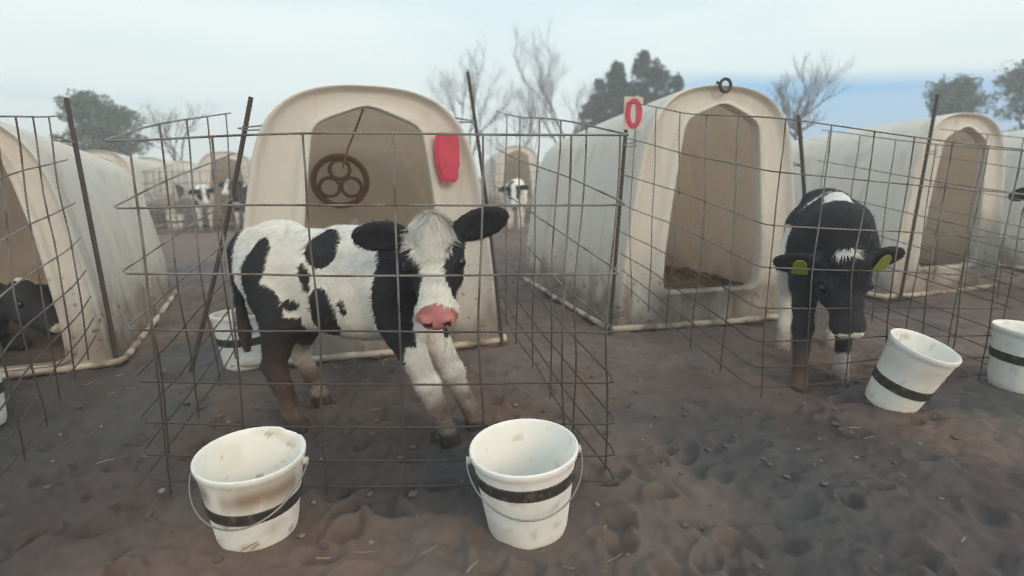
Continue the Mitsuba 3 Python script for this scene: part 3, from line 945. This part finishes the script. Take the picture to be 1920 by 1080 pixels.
def coat_black(p, ph, head, ear, v):
    a, b, z = p[:, 0], p[:, 1], p[:, 2]
    k = np.ones(len(p), bool)
    k &= ~ellm(p, 0, 2, (.06, .74), (.03, .05)) & ~((np.abs(a - .30) < .03) & (z > .66) & (np.abs(b) < .05))
    k &= ~((z < .40) & (a < 0)) & ~((z < .12) & (a > .2) & (b > 0))
    k &= ~((b < -.11) & (np.abs(a + .1) < .1) & (z < .62) & (z > .45))
    k = np.where(head, ~((ph[:, 0] > .288) | ((ph[:, 0] < .012) & (ph[:, 0] > -.02) & (np.abs(ph[:, 1]) < .036) & (ph[:, 2] > .05))), k)
    k = np.where(ear, True, k)
    return finish_coat(k, v, ph, head, None, .3, .6)


def coat_pied(seed, share, blue=False):
    def fn(p, ph, head, ear, v):
        k = meshkit.noise(p * 5.2 + seed * 3.7, seed) < share
        k = np.where(head, (np.abs(ph[:, 1]) > .035) & (ph[:, 0] < .2), k)
        k = np.where(ear, True, k)
        return finish_coat(k & (p[:, 2] > .3), v, ph, head, None, .3, .6)
    return fn


def local(loc, heading, w, scale=1.0):
    a = math.radians(heading)
    d = np.array(w, float) - [loc[0], loc[1], 0]
    return np.array([d[0] * math.cos(a) + d[1] * math.sin(a), -d[0] * math.sin(a) + d[1] * math.cos(a), d[2] - (loc[2] if len(loc) > 2 else 0)]) / scale


def turn(heading, w):
    return local((0, 0), heading, w)


HD = -14.0
loc = (-.63, 1.93, -.015)
legs = dict(
    hr=[(-.25, -.065, .60, .10), (-.175, -.10, .44, .074), (-.225, -.10, .26, .040), (-.165, -.10, .09, .030), (-.14, -.10, .02, .036)],
    hl=[(-.25, .065, .60, .10), (-.17, .095, .43, .068), (-.27, .11, .26, .037), (-.205, .125, .09, .027), (-.18, .13, .02, .034)],
    fr=[(.27, -.075, .54, .088), (.30, -.085, .42, .060), (.385, -.08, .23, .038), (.44, -.075, .09, .028), (.465, -.075, .02, .035)],
    fl=[(.28, .07, .54, .088), (.33, .06, .42, .060), (.43, .055, .23, .038), (.50, .045, .09, .028), (.53, .045, .02, .035)])
calf('black and white calf in the near pen with pink nose, looking at the viewer', loc, HD, legs,
     local(loc, HD, (-.236, 1.63, .735), .965), turn(HD, (.10, -.56, -.82)), turn(HD, (.02, -.82, .56)), coat_main, res=.0052, scale=.965, hs=1.02, hair=48000, seed=3,
     neck_mid=(.38, -.045, .64), ears=((-.02, -1, .12), (-.18, 1, .22)),
     tail=[(-.39, 0, .70, .022), (-.435, -.005, .62, .02), (-.43, -.01, .48, .017), (-.415, -.015, .36, .024), (-.41, -.015, .28, .012)])
# the second ear pair entry belongs to the calf's left, which is to the right in the picture

loc2 = (1.56, 2.70, -.015)
H2D = -115.0
legs2 = {k_: [tuple(x) for x in L] for k_, L in STAND.items()}
legs2['fr'] = [(.26, -.075, .54, .085), (.28, -.085, .41, .056), (.36, -.08, .24, .036), (.42, -.08, .09, .027), (.44, -.08, .02, .034)]
legs2['hr'] = [(-.25, -.065, .60, .10), (-.12, -.12, .43, .068), (-.16, -.13, .26, .036), (-.08, -.13, .09, .027), (-.06, -.13, .02, .034)]
calf('black calf with head lowered and yellow-green tags in both ears, facing the viewer', loc2, H2D, legs2,
     local(loc2, H2D, (1.37, 2.25, .575), 1.1), turn(H2D, (.0, -.38, -.92)), turn(H2D, (-.25, -.90, .38)), coat_black, res=.0075, scale=1.1, hair=14000, seed=5,
     ears=((-.15, -1, -.35), (-.15, 1, -.35)), tags=(0, 1), neck_mid=(.40, 0, .64),
     tail=[(-.39, 0, .70, .022), (-.44, 0, .62, .02), (-.43, 0, .46, .017), (-.42, 0, .34, .024)])
locl = (-3.0, 2.62, 0)
calf('dark calf lying in the doorway of the left hutch with a white patch', locl, 10, LIE, (.50, -.02, .66), (.75, -.25, -.55), (.4, 0, .8), coat_black, res=.011, drop=.315, seed=6)
loc4 = (4.32, 4.13, -.01)
calf('black calf just entering the frame at the right edge', loc4, 200, STAND, (.46, 0, .80), (.85, .1, -.5), (.5, 0, .85), coat_black, res=.011, scale=1.05, seed=8)
zg = lambda x, y: float(ground_z(x, y)) - .01
calf('distant white calf standing before the doorway of a back hutch', (-5.55, 9.9, zg(-5.5, 9.9)), -60, STAND, (.46, 0, .70), (.6, .1, -.8), (.6, 0, .8), coat_pied(5, .25), res=.014, seed=9)
calf('distant black calf with white edge, half hidden by the centre hutch', (-4.72, 9.9, zg(-4.7, 9.9)), -100, STAND, (.46, 0, .80), (.75, .1, -.6), (.6, 0, .8), coat_pied(7, .68), res=.014, seed=10)
calf('distant white calf with grey patches in the gap between the two big hutches', (.06, 8.6, zg(.1, 8.6)), -95, STAND, (.46, 0, .66), (.4, .1, -.9), (.8, 0, .5), coat_pied(9, .38), res=.014, seed=11)
calf('small distant dark calf standing between the far hutches', (-7.95, 12.6, zg(-7.95, 12.6)), -120, STAND, (.46, 0, .70), (.6, .1, -.8), (.6, 0, .8), coat_pied(15, .8), res=.016, seed=13)
calf('small dark calf lying in the doorway of the left distant hutch', (-7.2, 9.75, zg(-7.2, 9.75)), -70, LIE, (.46, .02, .72), (.8, -.2, -.5), (.4, 0, .8), coat_pied(13, .8), res=.016, drop=.315, seed=12)


# ---------------------------------------------------------------- trees
def branch_tree(h, seed, spread=.5, levels=5, r0=.11, lean=0.0, fork=.28):
    g = np.random.default_rng(seed)
    wood, twig = [], []

    def grow(p, d, L, r, lev):
        n = 5
        pts = [p]
        dd = d.copy()
        for _ in range(n):
            dd = unit(dd + g.normal(0, .13, 3) + np.array([0, 0, .05]))
            pts.append(pts[-1] + dd * L / n)
        rr = np.linspace(r, r * .62, n + 1)
        (wood if lev < 3 else twig).append(tube(pts, rr * (1 if lev < 3 else 1.6), 6 if lev < 2 else 3, False))
        if lev >= levels:
            return
        kids = 3 if lev < 2 else int(g.integers(2, 4))
        for i in range(kids):
            at = pts[-1] if i == 0 else pts[int(g.integers(2, n + 1))]
            ax = unit(g.normal(0, 1, 3))
            nd = unit(dd + spread * (1 if i else .4) * unit(np.cross(dd, ax)) + np.array([0, 0, .12]))
            grow(at, nd, L * g.uniform(.62, .85), r * g.uniform(.5, .64), lev + 1)
    grow(np.zeros(3), unit([lean, 0, 1]), h * fork, r0, 0)
    return join(wood), join(twig)


def leaf_cloud(blobs, n, size, seed, flat=.35, gap=.44):
    """many small two-triangle leaves spread through ragged clumps; blobs: (centre, radii)"""
    g = np.random.default_rng(seed)
    vs = []
    per = np.array([b[1][0] * b[1][1] * b[1][2] for b in blobs]) ** (2 / 3)
    per = (per / per.sum() * n).astype(int)
    for (c, r), m in zip(blobs, per):
        u = g.normal(0, 1, (m, 3))
        u /= np.linalg.norm(u, axis=1, keepdims=True)
        q = np.array(c) + u * np.array(r) * (g.random(m) ** .45)[:, None]
        q = q[meshkit.fbm(q * 2.2 + seed, 3, seed) > gap]
        vs.append(q)
    q = np.vstack(vs)
    m = len(q)
    a = g.normal(0, 1, (m, 3))
    a /= np.linalg.norm(a, axis=1, keepdims=True)
    b = np.cross(a, g.normal(0, 1, (m, 3)))
    b /= np.linalg.norm(b, axis=1, keepdims=True)
    s = size * g.uniform(.6, 1.3, (m, 1))
    v = np.stack([q - a * s, q + b * s * flat, q + a * s, q - b * s * flat], 1).reshape(-1, 3)
    i = np.arange(m) * 4
    return v, np.vstack([np.stack([i, i + 1, i + 2], 1), np.stack([i, i + 2, i + 3], 1)])


def bare_tree(x, y, h, seed, label, **kw):
    k = thing('bare_tree', label, 'tree', 'trees behind the yard')
    w, t = branch_tree(h, seed, **kw)
    tw = T().translate([x, y, float(ground_z(x, y)) - .1])
    obj('trunk', w, 'bark', k, smooth=60, tw=tw)
    obj('crown', t, 'twigs', k, tw=tw)


def clump_tree(x, y, h, seed, label, key='bushy_tree', mat='foliage', n=9000, size=.11, w=.36, low=.25, gappy=1.0):
    k = thing(key, label, 'tree', 'trees behind the yard')
    g = np.random.default_rng(seed)
    blobs, limbs = [], [tube(resample([[0, 0, 0], [.05 * h * g.normal(), 0, h * .3], [.04 * h * g.normal(), 0, h * .75]], 8), np.linspace(.035 * h, .012 * h, 8), 7)]
    for i in range(22):
        t = g.uniform(low, .92)
        rw = w * h * math.sqrt(max(.08, 1 - ((t - .58) / .5) ** 2))
        a = g.uniform(0, 6.28)
        rr = g.uniform(.3, .85) * rw
        c = np.array([rr * math.cos(a), rr * math.sin(a), t * h])
        s = g.uniform(.09, .16) * h
        blobs.append((c, (s * 1.2, s * 1.2, s * .8)))
        limbs.append(tube([[0, 0, max(.15, t - .28) * h], c * [.5, .5, 1] - [0, 0, .06 * h], c], [.014 * h, .009 * h, .003 * h], 5, False))
    tw = T().translate([x, y, float(ground_z(x, y)) - .1])
    obj('trunk', join(limbs), 'bark', k, smooth=60, tw=tw)
    obj('crown', leaf_cloud(blobs, n, size, seed), mat, k, tw=tw)


def conifer(x, y, h, seed, label, w=.2):
    k = thing('evergreen_tree', label, 'tree', 'trees behind the yard')
    g = np.random.default_rng(seed)
    blobs, limbs = [], [tube([[0, 0, 0], [0, 0, h * .5], [.02 * h * g.normal(), 0, h]], [.028 * h, .016 * h, .003 * h], 7)]
    for i in range(110):
        t = g.uniform(.06, 1.0) ** .8
        R = w * h * (1 - t) ** .75 * g.uniform(.35, 1.25) + .025 * h
        a = g.uniform(0, 6.28)
        c = np.array([.6 * R * math.cos(a), .6 * R * math.sin(a), t * h])
        sz = .022 + .055 * (1 - t)
        blobs.append((c, (sz * h + R * .2, sz * h + R * .2, .045 * h)))
        limbs.append(tube([[0, 0, t * h - .02 * h], c + [0, 0, .02 * h]], [.008 * h, .003 * h], 4, False))
    tw = T().translate([x, y, float(ground_z(x, y)) - .1])
    obj('trunk', join(limbs), 'bark', k, tw=tw)
    obj('crown', leaf_cloud(blobs, 34000, .10, seed, .28, .43), 'needles', k, tw=tw)


clump_tree(-17.7, 24, 4.8, 21, 'grey-green bushy tree above the side wall of the left hutch', n=9500, size=.12, w=.30)
bare_tree(-15.6, 26, 5.4, 5, 'pale bare tree beside the bushy tree at the left', spread=.75, levels=6, r0=.09)
bare_tree(-1.2, 25, 7.2, 8, 'slender bare tree behind the tall thin post', spread=.6, levels=7, r0=.08, lean=-.12)
bare_tree(.6, 24, 5.8, 14, 'small bare tree between the slender bare tree and the evergreens', spread=.7, levels=7, r0=.07, lean=.05)
bare_tree(2.6, 25, 7.8, 11, 'tall bare tree at the left side of the dark evergreens', spread=.6, levels=7, r0=.10)
for i, (x, y, h, w) in enumerate([(4.1, 27, 4.9, .36), (5.1, 27.6, 5.8, .33), (6.1, 27, 6.1, .31), (7.0, 27.6, 5.9, .33), (8.0, 28, 5.2, .38)]):
    conifer(x, y, h, 40 + i, ['leftmost dark evergreen of the clump behind the hutch with the empty doorway', 'dark evergreen second from the left in its clump', 'tallest dark evergreen in the middle of the clump',
                              'dark evergreen second from the right in the clump', 'rightmost low dark evergreen of the clump'][i], w)
bare_tree(12.4, 24, 6.4, 17, 'bare forked tree right of the hutch with the roof ring', spread=.6, levels=6, r0=.14)
clump_tree(19.6, 25, 4.7, 31, 'grey-green tree above the angled hutch at the right', n=6000, size=.12, w=.2, low=.4)
clump_tree(22.9, 25, 5.5, 33, 'loose grey-green tree at the right edge of the photo', n=7000, size=.12, w=.26, low=.2)


# ---------------------------------------------------------------- bedding inside the hutches
scene['bedding'] = P(proc(lambda p, n, uv: mix(mi.Color3f(.20, .145, .09), mi.Color3f(.07, .052, .042), smoothstep(.35, .65, fbm(p.x * 22, p.y * 22, p.z * 40, 3)))), .9)


def bedding(x, y, deg, label, lift, seed):
    g = np.random.default_rng(seed)
    u, w = np.meshgrid(np.linspace(-.57, .57, 60), np.linspace(.09, 1.85, 90), indexing='ij')
    p = np.stack([u, w, 0 * u], -1)
    z = lift * (.55 + .9 * meshkit.fbm(p * 2.3 + seed, 3, seed)) + .04 * meshkit.fbm(p * 14, 3, 2) + .07 * np.exp(-((u + .3) / .2) ** 2 - ((w - .25) / .3) ** 2)
    m = (np.stack([u, w, z], -1).reshape(-1, 3), grid_faces(60, 90, False))
    st = []
    for _ in range(350):
        a, b = g.uniform(-.5, .5), g.uniform(.12, 1.2)
        zz = z[int((a + .57) / 1.14 * 59), int((b - .09) / 1.76 * 89)] + .006
        d = unit([g.normal(), g.normal(), g.normal() * .25]) * g.uniform(.02, .06)
        st.append(tube([np.array([a, b, zz]) - d, [a, b, zz + .004], np.array([a, b, zz]) + d], .0022, 3, False))
    k = obj('straw_bedding', m, 'bedding', smooth=True, tw=place(x, y, 0, deg), kind='stuff', label=label)
    obj('stalk', join(st), 'straw', k, tw=place(x, y, 0, deg), kind='stuff')


bedding(1.25, 3.34, 16.5, 'dark trampled straw on the floor of the hutch with the empty doorway', .16, 4)
bedding(-.69, 2.72, 18.5, 'dark trampled straw on the floor of the centre hutch', .13, 6)
bedding(3.46, 4.28, 21, 'dark trampled straw on the floor of the angled hutch', .14, 8)

# ---------------------------------------------------------------- bits on the ground
def scatter_straw(n, seed, areas, L=(.015, .05), w=.0013):
    g = np.random.default_rng(seed)
    parts = []
    for (cx, cy, sx, sy, share) in areas:
        for _ in range(int(n * share)):
            x, y = cx + g.normal() * sx, cy + g.normal() * sy
            a, l = g.uniform(0, 3.14), g.uniform(*L)
            z = float(ground_z(x, y)) + g.uniform(.004, .022)
            d = np.array([math.cos(a), math.sin(a), g.normal() * .12]) * l / 2
            c = np.array([x, y, z])
            parts.append(tube([c - d, c + np.array([0, 0, g.normal() * .003]), c + d], w * g.uniform(.7, 1.5), 3, False))
    return join(parts)


obj('straw', scatter_straw(260, 1, [(-.85, 2.62, .3, .07, .3), (-.2, 1.1, .5, .12, .12), (.5, 1.9, .8, .5, .12), (1.5, 2.0, .5, .4, .16), (-1.5, 2.2, .6, .5, .1), (-2.6, 2.7, .25, .2, .12), (1.25, 3.35, .35, .12, .08)]), 'straw',
    kind='stuff', label='scattered bits of straw trodden into the mud')


def scatter_lumps(n, seed, areas, r, flat):
    g = np.random.default_rng(seed)
    ico = trimesh.creation.icosphere(1, 1.0)
    V, Fc = vf(ico)
    parts = []
    for (cx, cy, sx, sy, share) in areas:
        for _ in range(int(n * share)):
            x, y = cx + g.normal() * sx, cy + g.normal() * sy
            if y < .5:
                continue
            s = g.uniform(*r) * np.array([1, g.uniform(.6, 1), g.uniform(*flat)])
            q = V * (0.75 + .5 * meshkit.noise(V * 1.7 + g.uniform(0, 50), 3))[:, None] * s
            a = g.uniform(0, 6.28)
            q = np.stack([q[:, 0] * math.cos(a) - q[:, 1] * math.sin(a), q[:, 0] * math.sin(a) + q[:, 1] * math.cos(a), q[:, 2]], 1)
            parts.append((q + [x, y, float(ground_z(x, y)) + s[2] * .2], Fc))
    return join(parts)


obj('mud_clods', scatter_lumps(220, 5, [(0, 1.4, 1.0, .4, .45), (1.4, 1.9, .8, .5, .35), (-1.6, 2.0, .8, .6, .2)], (.004, .017), (.3, .6)), 'clod', smooth=60, kind='stuff',
    label='dark clods and dung lumps lying over the mud')
obj('pale_pebbles', scatter_lumps(60, 9, [(-.2, 1.02, .35, .1, .35), (.9, 1.7, .6, .3, .4), (-1.2, 1.9, .6, .3, .25)], (.003, .011), (.4, .8)), 'pale_stone', smooth=60, kind='stuff',
    label='small pale pebbles and crumbs on the mud')

# ---------------------------------------------------------------- the hazy air over the yard
scene['haze_air'] = {'type': 'homogeneous', 'albedo': {'type': 'rgb', 'value': [.90, .945, .99]}, 'sigma_t': {'type': 'rgb', 'value': [.010, .010, .010]}}
scene['haze'] = {'type': 'cube', 'bsdf': {'type': 'null'}, 'interior': {'type': 'ref', 'id': 'haze_air'}, 'to_world': T().translate([0, 0, 5]).scale([115, 115, 6])}
scene['camera']['medium'] = {'type': 'ref', 'id': 'haze_air'}
labels['haze'] = {'label': 'thin hazy air over the whole yard', 'kind': 'stuff'}
